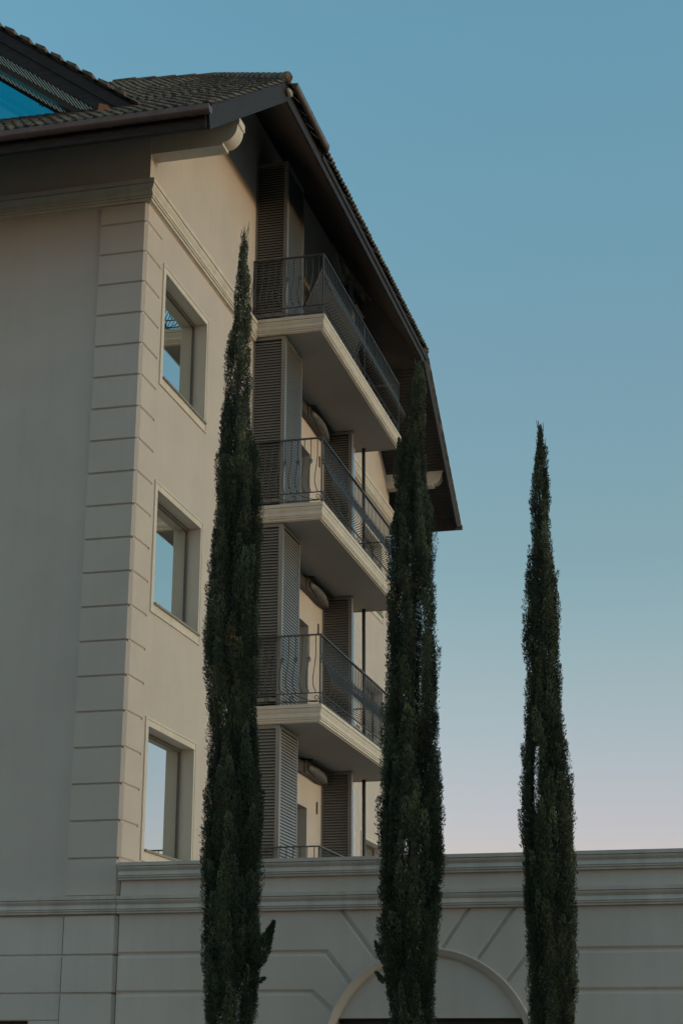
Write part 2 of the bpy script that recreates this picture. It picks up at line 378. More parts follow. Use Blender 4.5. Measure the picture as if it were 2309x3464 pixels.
def louvre_box(zb, zt, y0, y1, x1=XL, slim=False):
    fr = MB(); t = 0.07
    fr.box(0.0, 0.03, y0, y0+0.05, zb, zt); fr.box(x1-t, x1, y0, y0+0.05, zb, zt)
    fr.box(0.03, x1-t, y0, y0+0.05, zt-0.06, zt); fr.box(0.03, x1-t, y0, y0+0.05, zb+0.09, zb+0.16)
    if not slim:
        fr.box(x1-0.045, x1-0.001, y0+0.05, y0+0.09, zb, zt); fr.box(x1-0.045, x1, y1-0.04, y1, zb, zt)
        fr.box(x1-0.045, x1, y0+0.09, y1-0.04, zt-0.06, zt); fr.box(x1-0.045, x1, y0+0.09, y1-0.04, zb, zb+0.05)
        fr.box(0.0, x1-0.045, y1-0.04, y1, zb, zt)
    else:
        fr.box(0.0, x1-0.002, y0+0.10, y1, zb, zt); fr.box(x1-0.03, x1-0.001, y0+0.05, y0+0.10, zb, zt)
    o = part(fr, 'louvred_screen', 'louvre')
    b = MB(); blades_y(b, 0.03, x1-t, y0, zb+0.16, zt-0.06); sub(b, 'slats', 'louvre', o)
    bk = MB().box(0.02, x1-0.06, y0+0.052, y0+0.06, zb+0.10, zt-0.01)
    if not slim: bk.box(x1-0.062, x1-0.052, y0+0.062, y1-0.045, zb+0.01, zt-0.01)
    if not slim:
        b2 = MB(); blades_x(b2, y0+0.09, y1-0.04, x1, zb+0.05, zt-0.06); sub(b2, 'slats', 'louvre', o)
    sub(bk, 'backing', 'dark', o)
    if slim:
        st = MB(); n = 40; P = []
        for i in range(n+1):
            z = zb+0.4+(zt-zb-0.7)*i/n; P.append((z, 0.10+0.05*abs(math.sin(i*0.42))**0.5))
        for (za, da), (zc, dc) in zip(P[:-1], P[1:]):
            st.add([(x1, y1+0.002, za), (x1, y1+da, za), (x1, y1+dc, zc), (x1, y1+0.002, zc)], [(0, 1, 2, 3)])
            st.add([(x1-0.02, y1+0.002, za), (x1-0.02, y1+da, za), (x1-0.02, y1+dc, zc), (x1-0.02, y1+0.002, zc)], [(0, 3, 2, 1)])
            st.add([(x1, y1+da, za), (x1-0.02, y1+da, za), (x1-0.02, y1+dc, zc), (x1, y1+dc, zc)], [(0, 1, 2, 3)])
        sub(st, 'rolled_blind', 'strip', o)
    return o
tops = [15.30, SL[0]-0.29, SL[1]-0.29, SL[2]-0.29]
for k in range(4):
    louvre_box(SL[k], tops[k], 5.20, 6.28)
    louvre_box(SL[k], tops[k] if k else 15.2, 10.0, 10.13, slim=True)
for k in range(3):
    pm = MB().tube([(0.56, 11.1, SL[k+1]), (0.56, 11.1, SL[k]-0.28)], 0.036, 10)
    part(pm, 'support_post', 'post')
# --- balcony doors
for k, zt in enumerate(SL):
    y0, y1, z1 = 7.05, 9.0, zt+2.30; x = -0.32
    fr = MB()
    for a, b in ((y0, y0+0.07), (8.0, 8.07), (y1-0.07, y1)): fr.box(x-0.02, x+0.03, a, b, zt, z1)
    fr.box(x-0.02, x+0.03, y0+0.07, 8.0, z1-0.07, z1); fr.box(x-0.02, x+0.03, 8.07, y1-0.07, z1-0.07, z1)
    o = part(fr, 'balcony_door', 'frame')
    sub(MB().box(x-0.015, x-0.003, y0+0.07, y1-0.07, zt+0.01, z1-0.07), 'pane', 'doorglass', o)
    lb = MB().box(0.0, 0.02, 9.64, 9.70, zt+2.28, zt+2.50); part(lb, 'wall_vent', 'frame')
# --- roof beams at the two corners
def beam(y0, y1):
    b = MB(); zt_, zb = 13.05, 12.62; P = [(0.0, zb), (1.10, zb), (1.10, zb+0.045)]
    for i in range(11):
        a = -math.pi/2+math.pi/2*i/10; P.append((1.10+0.22*math.cos(a), zb+0.045+0.26+0.26*math.sin(a)))
    P += [(1.345, zb+0.315), (1.345, zt_), (0.0, zt_)]
    b.prism([(x, y0, z) for x, z in P], (0, y1-y0, 0))
    return part(b, 'corner_beam', 'moulding')
b_ = beam(0.032, 0.30)
beam(15.73, 16.0)
part(MB().box(0.001, 0.06, 0.032, 0.30, 13.05, 13.3), 'beam_packer', 'stucco')

# --- roof
def tiles(name, O, E, U, sl, sr, vmax, parent, m='tile', per=0.145, course=0.33, amp=0.022, bil=None):
    """O origin, E unit vector along the eave, U unit vector up the slope; sl/sr limits as functions of v"""
    O, E, U = np.array(O, float), np.array(E, float), np.array(U, float); N = np.cross(E, U); N /= np.linalg.norm(N)
    V = []; F = []; step = per/6; rnd = random.Random(3)
    nc = int(vmax/course)+1
    for c in range(nc):
        v0 = c*course; v1 = min(v0+course+0.03, vmax)
        if v1-v0 < 0.05: continue
        a, b = sl(v0+course*0.5), sr(v0+course*0.5)
        if b-a < 0.05: continue
        n = max(1, int((b-a)/per))
        for t in range(n):
            s0 = a+(b-a)*t/n; s1 = a+(b-a)*(t+1)/n; j = rnd.uniform(-0.012, 0.012); jz = rnd.uniform(-0.004, 0.006)
            base = len(V)
            for (vv, lift) in ((v0+j, 0.030+jz), (v1, 0.0+jz)):
                for i in range(7):
                    s = s0+(s1-s0)*i/6; hgt = amp*(1+math.sin(math.pi*2*(i/6)-math.pi/2))
                    p = O+E*s+U*vv+N*(lift+hgt)
                    if bil: p = p+np.array(bil(s, vv))
                    V.append(tuple(p))
            for i in range(7):      # butt end
                V.append(tuple(np.array(V[base+i])-N*0.028))
            F += [(base+i, base+i+1, base+8+i, base+7+i) for i in range(6)]
            F += [(base+14+i, base+15+i, base+1+i, base+i) for i in range(6)]
    mb = MB(); mb.add(V, F, False)
    o = mb.build(name, M[m], parent, None)
    for v in o.data.vertices: v.co -= B.location
    return o
S2 = math.sqrt(1+0.714**2); cu, su = 1/S2, 0.714/S2
Y0t, Z0t = -1.60, 12.25
def zt_front(y): return Z0t+0.714*(y-Y0t)
def ridge_lift(s, v):      # the ridge climbs a little to the left
    x = s; k = max(0.0, min(1.0, (-1.8-x)/5.2)); return (0, 0, 0.50*k*(v*cu/9.6))
XR = 1.49                    # tile edge at the verge
YH0, ZH = 2.08, 14.91        # clip corner
AP = (-1.8, 8.0, 19.11)      # hip apex
YE = 1.00                    # the terrace cut behind the eave strip
def front_r(v):
    y = Y0t+v*cu
    if y <= YH0: return XR
    return XR+(AP[0]-XR)*(y-YH0)/(AP[1]-YH0)
def front_l(v):
    y = Y0t+v*cu
    if y < YE: return -8.0
    if 2.6 < y < 5.4: return max(-3.65, (13.30-zt_front(y))/0.733+0.2)
    return max(-4.0, (13.30-zt_front(y))/0.733)
XW = -4.0                   # west end of the main roof, beyond it the roof terrace
rf = MB()
# solid roof body (soffit surfaces): front slope, hip, far slope
rf.add([(-9, -1.52, 11.94), (0.0, -1.52, 11.94), (0.0, 0.06, zr_front(0.06)), (-9, 0.06, zr_front(0.06))], [(0, 3, 2, 1)])
rf.add([(0.0, -1.52, 11.94), (1.40, -1.52, 11.94), (1.40, 2.14, 14.57), (0.0, 4.45, 16.23)], [(0, 3, 2, 1)])
rf.add([(1.40, 2.14, 14.57), (0.0, 4.45, 16.23), (0.0, 11.6, 16.4), (1.40, 13.20, 14.585)], [(0, 1, 2, 3)])
rf.add([(1.40, 16.95, 12.19), (1.40, 13.20, 14.585), (0.0, 11.6, 16.4), (XW, 11.6, 16.4), (XW, 16.95, 12.19)], [(0, 1, 2, 3, 4)])
roof = part(rf, 'roof', 'woodsoff', fix=False)
tiles('front_tiles', (0, Y0t, Z0t), (1, 0, 0), (0, cu, su), front_l, front_r, (8.0-Y0t)/cu, roof, bil=ridge_lift)
# hip tiles: eave along Y at x = XR
hipdx, hipdz = XR-AP[0], AP[2]-ZH; Lh = math.hypot(hipdx, hipdz)
YH1, ZH1 = 13.40, 14.91
tiles('hip_tiles', (XR, YH0, ZH-0.03), (0, 1, 0), (-hipdx/Lh, 0, hipdz/Lh), lambda v: (8.0-YH0)*v/Lh, lambda v: (YH1-YH0)-(YH1-8.0)*v/Lh, Lh-0.05, roof)
# far slope tiles
XRIDGE = 8.35
dy, dz = 17.25-YH1, ZH1-12.10; Lf = math.hypot(dy, dz)
ft = ZH1-12.30
def far_sr(v): 
    y = 17.25-v*dy/Lf
    return -XW+XR if y >= YH1 else -XW+XR+(AP[0]-XR)*(YH1-y)/(YH1-8.0)
tiles('far_tiles', (XW, 17.25, 12.10), (1, 0, 0), (0, -dy/Lf, dz/Lf), lambda v: 0.0, far_sr, (17.25-XRIDGE)*Lf/dy, roof)
o_ = bpy.data.objects['far_tiles']; o_.data.flip_normals()
# ridge caps on hip line and ridge
def caps(a, b, n, r=0.070, m='tile', name='ridge_cap'):
    a, b = Vector(a), Vector(b); mb = MB(); d = (b-a)/n
    for i in range(n):
        p0 = a+d*i; p1 = a+d*(i+1.12)
        mb.tube([p0, p1], [r*1.22, r*0.85], 10, smooth=False)
    return sub(mb, name, m, roof)
caps((XR-0.02, YH0-0.02, ZH+0.035), (AP[0], AP[1], AP[2]+0.04), 14)
caps((AP[0], AP[1], AP[2]+0.04), (XW, 8.0, 19.34), 5)
caps((XR-0.05, YH1, ZH1+0.0), (AP[0], AP[1], AP[2]+0.05), 20)
# barge boards / fascias
fb = MB()
fb.prism([(1.40, -1.52, 11.93), (1.40, 2.16, 14.575), (1.40, 2.02, 14.90), (1.40, -1.44, 12.385), (1.40, -1.60, 12.20)], (0.045, 0, 0))
sub(fb, 'barge_board', 'wood', roof)
fc = MB()
def strip(mb, a, b, dx, h):    # board along a->b: outward thickness dx, height h
    mb.prism([a, (a[0]+dx, a[1], a[2]), (a[0]+dx, a[1], a[2]+h), (a[0], a[1], a[2]+h)], (b[0]-a[0], b[1]-a[1], b[2]-a[2]))
strip(fc, (1.40, 2.14, 14.57), (1.40, 13.22, 14.57), 0.045, 0.15)
sub(fc, 'clip_fascia', 'wood', roof)
fc2 = MB(); strip(fc2, (1.44, 4.3, 14.715), (1.44, 13.35, 14.715), 0.03, 0.11); sub(fc2, 'clip_trim', 'wood', roof)
fu = MB(); strip(fu, (1.38, 2.2, 14.66), (1.38, 13.2, 14.66), 0.03, 0.24); sub(fu, 'eave_light_stop', 'dark', roof)  # dark strip added to stop sun leaking in under the tiles
ff = MB()
ff.prism([(1.40, 13.18, 14.57), (1.40, 16.90, 11.91), (1.40, 17.05, 12.14), (1.40, 13.36, 14.86)], (0.05, 0, 0))
sub(ff, 'far_barge_board', 'wood', roof)
fe = MB().box(-9, 1.40, -1.60, -1.52, 11.93, 12.20); sub(fe, 'eave_fascia', 'wood', roof)
fe2 = MB().box(XW, 1.40, 16.95, 17.02, 11.90, 12.20); sub(fe2, 'far_eave_fascia', 'wood', roof)
# far soffit board lines
sb = MB()
for i in range(46):
    t = i/46; y = 13.3+(16.9-13.3)*t; z = 16.4+(14.585-16.4)*(y-11.6)/1.60 if y < 13.2 else 14.585+(12.19-14.585)*(y-13.2)/3.75
    sb.box(-0.5, 1.38-0.0 if y > 13.1 else 0.02+(y-11.6)*0.9, y, y+0.012, z-0.012, z+0.004)
sub(sb, 'soffit_battens', 'dark', roof)
# gutters
def gutter(a, b, r, m, name, joints=()):
    a, b = Vector(a), Vector(b); d = (b-a).normalized(); out_ = Vector((d.y, -d.x, 0)); mb = MB(); k = 10; vs = []
    prof = [(r*1.05*math.cos(t), r*math.sin(t)) for t in [math.pi+math.pi*i/k for i in range(k+1)]]
    prof = [(r*1.05, 0.045), (r*1.12, 0.05), (r*1.12, 0.035)][::1]+[(p, q) for p, q in prof[::-1]]+[(-r*1.05, 0.05)]
    for p in (a, b):
        for o, z in prof: vs.append(p+out_*o+Vector((0, 0, z)))
    n = len(prof); mb.add(vs, [(i, i+1, n+i+1, n+i) for i in range(n-1)], False)
    mb.add([vs[i] for i in range(n)], [tuple(range(n))]); mb.add([vs[n+i] for i in range(n)], [tuple(range(n))])
    for t in joints:
        c_ = a+(b-a)*t; w_ = d*0.035
        V2 = [q+out_*o*1.06+Vector((0, 0, z*1.06-0.002)) for q in (c_-w_, c_+w_) for o, z in prof]
        mb.add(V2, [(i, i+1, n+i+1, n+i) for i in range(n-1)], False)
    return sub(mb, name, m, roof)
gutter((-9, -1.69, 12.135), (1.50, -1.69, 12.135), 0.066, 'gutter', 'gutter', (0.60, 0.745, 0.86, 0.975))
gutter((1.535, 2.25, 14.90), (1.535, 4.30, 14.90), 0.045, 'copper', 'clip_gutter', (0.45, 0.98))
gutter((XW, 17.30, 12.04), (1.50, 17.30, 12.04), 0.06, 'gutter', 'gutter')
# round outlet cap at the clip corner and the tiled end piece above it
lc = MB(); lc.tube([(1.49, 2.16, 14.68), (1.49, 2.10, 14.68), (1.49, 2.02, 14.68), (1.49, 2.00, 14.68)], [0.045, 0.052, 0.045, 0.015], 14)
sub(lc, 'gutter_outlet_cap', 'plastic', roof)
hp = MB().tube([(XR+0.0, 1.96, 14.90), (XR-0.10, 2.2, 14.99)], [0.085, 0.085], 12); sub(hp, 'hip_end_tile', 'tile', roof)

# --- dormer on the front slope
D0 = 13.30                                     # tile plane z = D0 - 0.733 x
ds = MB(); XA = -5.2
S3 = math.sqrt(1+0.733**2)
def dpl(x, off): return D0+off-0.733*x
yb0, yb1 = 0.08, 0.13
bb = MB()
bb.prism([(-0.05, yb0, dpl(-0.25, -0.10)-0.10), (-0.42, yb0, dpl(-0.42, -0.44)), (XA, yb0, dpl(XA, -0.44)), (XA, yb0, dpl(XA, -0.03)), (-0.25, yb0, dpl(-0.25, -0.03))], (0, yb1-yb0, 0))
dorm = part(bb, 'dormer', 'wood')
b2 = MB().prism([(-0.42, yb0-0.03, dpl(-0.42, -0.23)), (XA, yb0-0.03, dpl(XA, -0.23)), (XA, yb0-0.03, dpl(XA, -0.05)), (-0.30, yb0-0.03, dpl(-0.30, -0.05))], (0, 0.03, 0))
sub(b2, 'barge_cover_board', 'wood', dorm)
# mirrored left half of the gable
b3 = MB().prism([(XA, yb0, dpl(XA, -0.44)), (2*XA+0.4, yb0, dpl(-0.42, -0.44)), (2*XA+0.3, yb0, dpl(-0.25, -0.03)), (XA, yb0, dpl(XA, -0.03))], (0, 0.05, 0))
sub(b3, 'barge_board', 'wood', dorm)
sl_ = MB()
for sgn in (1, -1):
    def X(x): return x if sgn > 0 else 2*XA-x
    sl_.add([(X(-0.3), yb1, dpl(-0.3, -0.36)), (X(XA), yb1, dpl(XA, -0.36)), (X(XA), 1.70, dpl(XA, -0.36)), (X(-0.3), 1.70, dpl(-0.3, -0.36))], [(0, 1, 2, 3)])
sub(sl_, 'canopy_sheet', 'sheet', dorm)
br = MB(); x = -0.70
while x > XA:                                  # dark ribs of the translucent canopy
    x2 = x-0.022
    br.add([(x, yb1+0.002, dpl(x, -0.378)), (x2, yb1+0.002, dpl(x2, -0.378)), (x2, 1.5, dpl(x2, -0.378)), (x, 1.5, dpl(x, -0.378)),
            (x, yb1+0.002, dpl(x, -0.365)), (x2, yb1+0.002, dpl(x2, -0.365)), (x2, 1.5, dpl(x2, -0.365)), (x, 1.5, dpl(x, -0.365))],
           [(0, 1, 2, 3), (0, 4, 5, 1), (3, 2, 6, 7), (0, 3, 7, 4), (1, 5, 6, 2)])
    x -= 0.080
sub(br, 'canopy_ribs', 'dark', dorm)
bm_ = MB()
bm_.prism([(-0.8, 0.66, dpl(-0.8, -0.52)), (XA, 0.66, dpl(XA, -0.52)), (XA, 0.66, dpl(XA, -0.41)), (-0.8, 0.66, dpl(-0.8, -0.41))], (0, 0.20, 0))
sub(bm_, 'purlin', 'frame', dorm)
be = MB().prism([(-0.8, 1.52, dpl(-0.8, -0.435)), (XA, 1.52, dpl(XA, -0.435)), (XA, 1.52, dpl(XA, -0.37)), (-0.8, 1.52, dpl(-0.8, -0.37))], (0, 0.03, 0))
sub(be, 'glazing_bead', 'dark', dorm)
gl = MB().prism([(-1.0, 1.56, 13.0), (2*XA+1, 1.56, 13.0), (2*XA+1, 1.56, dpl(-1, -0.38)), (XA, 1.56, dpl(XA, -0.38)), (-1.0, 1.56, dpl(-1, -0.38))], (0, 0.02, 0))
sub(gl, 'pane', 'teal', dorm)
for sgn in (1, -1):
    E_ = (0, 1, 0) if sgn > 0 else (0, -1, 0)
    O_ = (-0.25, 0.0, dpl(-0.25, 0)) if sgn > 0 else (2*XA+0.25, 0.32, dpl(-0.25, 0))
    tiles('dormer_tiles', O_, E_, (-1/S3*sgn, 0, 0.733/S3), lambda v: 0.0, lambda v: 0.32, (-XA-0.25)*S3, dorm)
# verge stubs
x = -0.45
while x > XA:
    x2 = x-0.16
    sub(MB().prism([(x, -0.03, dpl(x, 0.015)), (x2, -0.03, dpl(x2, 0.015)), (x2, -0.03, dpl(x2, 0.06)), (x, -0.03, dpl(x, 0.085))], (0, 0.2, 0)), 'verge_tile', 'tile', dorm)
    x -= 0.267
# roll along the terrace cut, bit of broken orange clay at the foot
sub(MB().tube([(-8.5, 1.05, 14.12), (-2.0, 1.04, 14.11), (-1.05, 0.85, 13.98)], [0.05, 0.05, 0.03], 8), 'lead_roll', 'tile', dorm)
og = MB().prism([(-0.86, -0.05, 13.36), (-0.60, -0.05, 13.38), (-0.70, -0.05, 13.50), (-0.83, -0.05, 13.55)], (0, 0.12, 0))
sub(og, 'broken_clay_piece', 'orange', dorm)
sub(MB().box(-8.5, -1.0, 1.08, 1.12, 13.2, 14.08), 'upstand', 'dark', dorm)

# ================================================================= folded awnings
floor_names = ['second balcony from the top', 'third balcony from the top', 'lowest visible balcony']
for k in range(3):
    zc = SL[k]-0.30
    a = empty('folded_awning', (0.15, 8.5, zc), '', 'awning', 'folded awnings over the balcony doors')
    a['label'] = ['folded grey awning on the wall under the topmost balcony slab', 'folded grey awning on the wall under the middle balcony slab',
                  'folded grey awning on the wall under the lowest balcony slab'][k]
    c1 = MB().box(0.0, 0.12, 6.9, 8.35, zc-0.26, zc-0.06); c1.box(0.0, 0.14, 8.35, 9.95, zc-0.24, zc-0.02)
    c1.box(0.0, 0.24, 8.5, 10.0, zc-0.02, zc+0.0)
    fix_normals(c1.build('cassette', M['cass'], a, a))
    vv = MB(); n = 14; P = []
    for i in range(n+1):
        t = i/n; P.append((0.15+0.03*math.sin(math.pi*t), 8.5+1.25*t, zc-0.14-0.07*math.sin(math.pi*t*0.5)*t))
    vv.tube(P, [0.02+0.06*math.sin(math.pi*min(1, 0.10+0.85*i/n))**0.7 for i in range(n+1)], 12)
    vv.build('fabric_roll', M['canvas'], a, a)

ls = empty('slatted_screen', (0.5, 8.0, SL[0]), 'slatted screen leaning across the floor of the topmost balcony behind its railing', 'screen')
lv = Vector((0.444, 0, 1.0)); L0 = Vector((0.20, 0, SL[0]))
def lean(y, h, off=0.0): p = L0+lv*h; return (p.x+off*0.91, y, p.z-off*0.41)
mb = MB(); y = 6.46
while y < 9.6:
    mb.add([lean(y, 0.03), lean(y+0.022, 0.03), lean(y+0.022, 1.50), lean(y, 1.50), lean(y, 0.03, 0.012), lean(y+0.022, 0.03, 0.012), lean(y+0.022, 1.50, 0.012), lean(y, 1.50, 0.012)],
           [(0, 1, 2, 3), (4, 7, 6, 5), (0, 4, 5, 1), (3, 2, 6, 7), (0, 3, 7, 4), (1, 5, 6, 2)]); y += 0.062
mb.build('slats', M['frame'], ls, ls)
mb = MB()
for ya, yb, ha, hb in ((6.40, 6.45, 0.0, 1.55), (9.6, 9.65, 0.0, 1.55), (6.45, 9.6, 1.50, 1.55), (6.45, 9.6, 0.0, 0.03)):
    mb.add([lean(ya, ha, -0.01), lean(yb, ha, -0.01), lean(yb, hb, -0.01), lean(ya, hb, -0.01), lean(ya, ha, 0.03), lean(yb, ha, 0.03), lean(yb, hb, 0.03), lean(ya, hb, 0.03)],
           [(0, 1, 2, 3), (4, 7, 6, 5), (0, 4, 5, 1), (3, 2, 6, 7), (0, 3, 7, 4), (1, 5, 6, 2)])
mb.build('frame', M['post'], ls, ls)
bk = MB().add([lean(6.46, 0.03, -0.04), lean(9.6, 0.03, -0.04), lean(9.6, 1.5, -0.04), lean(6.46, 1.5, -0.04)], [(0, 1, 2, 3)])
bk.build('backing', M['dark'], ls, ls)
cb = MB().box(0.02, 0.56, 10.32, 11.0, 14.86, 15.18)
part(cb, 'blind_box', 'dark')
part(MB().box(0.02, 0.60, 10.30, 10.33, 14.80, 14.86).box(0.56, 0.60, 10.33, 11.0, 14.80, 14.86), 'blind_box_lit_edge', 'frame')  # lighter strip stands in for light on the box's bottom edges

# ================================================================= railings
def baluster_mesh(knot):
    mb = MB(); H = 0.95
    prof = [(0, H), (0, 0.68), (0.008, 0.62), (0.028, 0.54), (0.065, 0.44), (0.115, 0.34), (0.155, 0.26), (0.175, 0.19), (0.165, 0.12), (0.125, 0.07), (0.07, 0.05), (0.02, 0.035), (0, 0.0)]
    mb.tube([(0, -o, z) for o, z in prof], 0.0075, 5)
    if knot:
        for a in range(4):
            t = a*math.pi/2
            mb.tube([(0, 0, 0.60), (0.024*math.cos(t), 0.024*math.sin(t)-0.002, 0.575), (0.028*math.cos(t+0.6), 0.028*math.sin(t+0.6)-0.006, 0.55),
                     (0.020*math.cos(t+1.2), 0.020*math.sin(t+1.2)-0.014, 0.52), (0, -0.022, 0.505)], 0.006, 4)
    me = bpy.data.meshes.new('baluster_knotted' if knot else 'baluster_plain')
    me.from_pydata([tuple(p) for p in mb.v], [], mb.f); me.update(); me.polygons.foreach_set('use_smooth', mb.sm); me.materials.append(M['iron']); return me
BM = [baluster_mesh(False), baluster_mesh(True)]
RL = ['black wrought iron railing with bellied bars on the topmost balcony, under the roof', 'black bellied iron railing on the second balcony from the top',
      'black bellied iron railing on the third balcony from the top', 'black iron railing of the lowest balcony, half hidden by the grey parapet']
XRl, YRl, YRe = 1.265, 5.13, 11.24
for k, zt in enumerate(SL):
    r = empty('iron_railing', (0.6, 5.2, zt), RL[k], 'railing', 'iron railings of the stacked balconies')
    zz0, zz1 = zt+0.03, zt+1.15
    def rb(path, w_, h_, z, name):
        mb = MB(); p = [(-w_/2, z), (w_/2, z), (w_/2, z+h_), (-w_/2, z+h_), (-w_/2, z)]; mb.sweep(path, p)
        o = mb.build(name, M['iron'], r, r); fix_normals(o); return o
    path = [(0.0, YRl), (XRl, YRl), (XRl, YRe), (0.0, YRe)]
    rb(path, 0.045, 0.020, zz1-0.02, 'top_rail'); rb(path, 0.022, 0.014, zt+0.175, 'middle_rail'); rb(path, 0.022, 0.014, zt+0.035, 'bottom_rail')
    for px_, py_ in ((0.02, YRl), (XRl, YRl), (XRl, 8.2), (XRl, YRe)):
        MB().box(px_-0.011, px_+0.011, py_-0.011, py_+0.011, zt, zz1-0.02).build('post', M['iron'], r, r)
    sc_ = MB()
    def scroll(p0, dr, L):
        pts = []
        for i in range(15):
            t = i/14; a = t*2.6*math.pi; rr = 0.05*(1-t*0.75); pts.append((L*0.5-0.07+rr*math.sin(a), 0.105-0.0+rr*math.cos(a)*1.0))
        pts = [(-L*0.5, 0.06), (-L*0.25, 0.08), (0.05, 0.11)]+pts if False else [(-L*0.45, 0.15), (-L*0.2, 0.10), (L*0.15, 0.055), (L*0.5-0.08, 0.055)]+[(L*0.5-0.06+0.048*(1-0.7*i/12)*math.sin(math.pi-i*0.55), 0.105+0.048*(1-0.7*i/12)*math.cos(math.pi-i*0.55)) for i in range(13)]
        sc_.tube([(p0[0]+dr[0]*s_, p0[1]+dr[1]*s_, zt+z_) for s_, z_ in pts], 0.0065, 4)
    for i in range(3): scroll((0.22+0.42*i, YRl), (1, 0), 0.40)
    for i in range(14): scroll((XRl, YRl+0.22+0.43*i), (0, 1) if i % 2 else (0, -1), 0.40)
    sc_.build('scrollwork', M['iron'], r, r)
    n = 0
    def bal(x_, y_, rz):
        global n
        o = bpy.data.objects.new('baluster', BM[n % 2]); C.objects.link(o); o.parent = r
        o.location = Vector((x_, y_, zt+0.18))-r.location; o.rotation_euler = (0, 0, rz); n += 1
    for i in range(11): bal(0.06+i*0.113, YRl, 0)
    for i in range(53): bal(XRl, YRl+0.06+i*0.1135, math.pi/2)
    if k == 3: 
        pass

# ================================================================= low wing
W = empty('low_wing', (4, 0, ZG), 'low grey stucco wing with moulded parapet and blind arch', 'building')
def wpart(mb, name, m, parent=W, fix=True):
    o = mb.build(name, M[m], parent, W if parent is W else None)
    if parent is not W:
        for v in o.data.vertices: v.co -= W.location
    if fix: fix_normals(o)
    return o
CX, CZ, RI, RO = 3.99, -0.05, 1.22, 1.31
segs = []
for z in (1.222, 0.753, 0.285):
    xe = {1.222: 2.74, 0.753: 2.56, 0.285: 2.50}[z]
    segs.append(((0.0, z), (xe, z))); segs.append(((2*CX-xe, z), (9.0, z)))
for s_ in (1, -1):
    def mx(x): return CX+s_*(x-CX)
    segs.append(((mx(2.74), 1.222), (mx(3.03), 0.87))); segs.append(((mx(2.56), 0.753), (mx(2.80), 0.55)))
    segs.append(((mx(2.925), 1.72), (mx(3.38), 1.12))); segs.append(((mx(3.475), 1.72), (mx(3.80), 1.26)))
xs = np.arange(0.03, 7.75, 0.0125); zs = np.arange(-0.35, 1.741, 0.0125)
Xg, Zg = np.meshgrid(xs, zs)
dist = np.full(Xg.shape, 9.0)
for (a, b) in segs:
    ax, az = a; bx_, bz = b; L2 = (bx_-ax)**2+(bz-az)**2
    t = np.clip(((Xg-ax)*(bx_-ax)+(Zg-az)*(bz-az))/L2, 0, 1)
    dist = np.minimum(dist, np.hypot(Xg-ax-t*(bx_-ax), Zg-az-t*(bz-az)))
rad = np.hypot(Xg-CX, Zg-CZ)
dist[rad < RO+0.012] = 9
dep = 0.034*np.clip((0.027-dist)/0.012, 0, 1)
dep[rad < RI+0.006] = 0.045
nz_, nx_ = Xg.shape
vv = np.stack([Xg.ravel(), dep.ravel(), Zg.ravel()], 1)-np.array(W.location)[None, :]
idx = np.arange(nz_*nx_).reshape(nz_, nx_)
q = np.stack([idx[:-1, :-1], idx[:-1, 1:], idx[1:, 1:], idx[1:, :-1]], -1).reshape(-1, 4)
cxm = (Xg[:-1, :-1]+0.006).ravel(); czm = (Zg[:-1, :-1]+0.006).ravel()
q = q[~((czm < 0.444) & (cxm > 2.83) & (cxm < 5.155))]
def npmesh(name, v, q_, m):
    me = bpy.data.meshes.new(name); k_ = q_.shape[1]
    me.vertices.add(len(v)); me.vertices.foreach_set('co', v.astype(np.float32).ravel())
    me.loops.add(q_.size); me.loops.foreach_set('vertex_index', q_.astype(np.int32).ravel())
    me.polygons.add(len(q_)); me.polygons.foreach_set('loop_start', np.arange(0, q_.size, k_, dtype=np.int32))
    me.update(calc_edges=True); me.materials.append(m); return me
me = npmesh('wall', vv, q, M['wing'])
wo = bpy.data.objects.new('wall', me); C.objects.link(wo); wo.parent = W
wb = MB(); wb.box(7.74, 13, 0.0, 0.3, ZG, 1.74)
wb.box(0.03, 2.83, 0.05, 0.3, ZG, -0.34); wb.box(5.155, 7.74, 0.05, 0.3, ZG, -0.34)
wb.add([(0.03, 0.0, 1.735), (13, 0.0, 1.735), (13, 0.0, 2.34), (0.03, 0.0, 2.34)], [(0, 1, 2, 3)])
wb.box(0.031, 13, 0.055, 0.28, 1.76, 2.33)
wb.add([(0.03, 0.0, ZG), (0.03, 0.3, ZG), (0.03, 0.3, 2.34), (0.03, 0.0, 2.34)], [(0, 1, 2, 3)])
wb.box(12.7, 13, 0.3, 17, ZG, 2.33)
wpart(wb, 'parapet_wall', 'wing', fix=False)
wpart(MB().box(0.05, 12.7, 0.3, 17, 1.7, 1.93), 'terrace_floor', 'wingmould')
wpart(MB().sweep([(0.012, 0.0), (13, 0.0)], moulding(0.225, 0.10, 2.355)), 'parapet_cornice', 'wingmould')
wpart(MB().sweep([(0.012, 0.0), (13, 0.0)], moulding(0.225, 0.10, 1.94)), 'string_course', 'wingmould')
wpart(MB().box(0.012, 13, 0.001, 0.30, 2.352, 2.362), 'coping', 'wingmould')
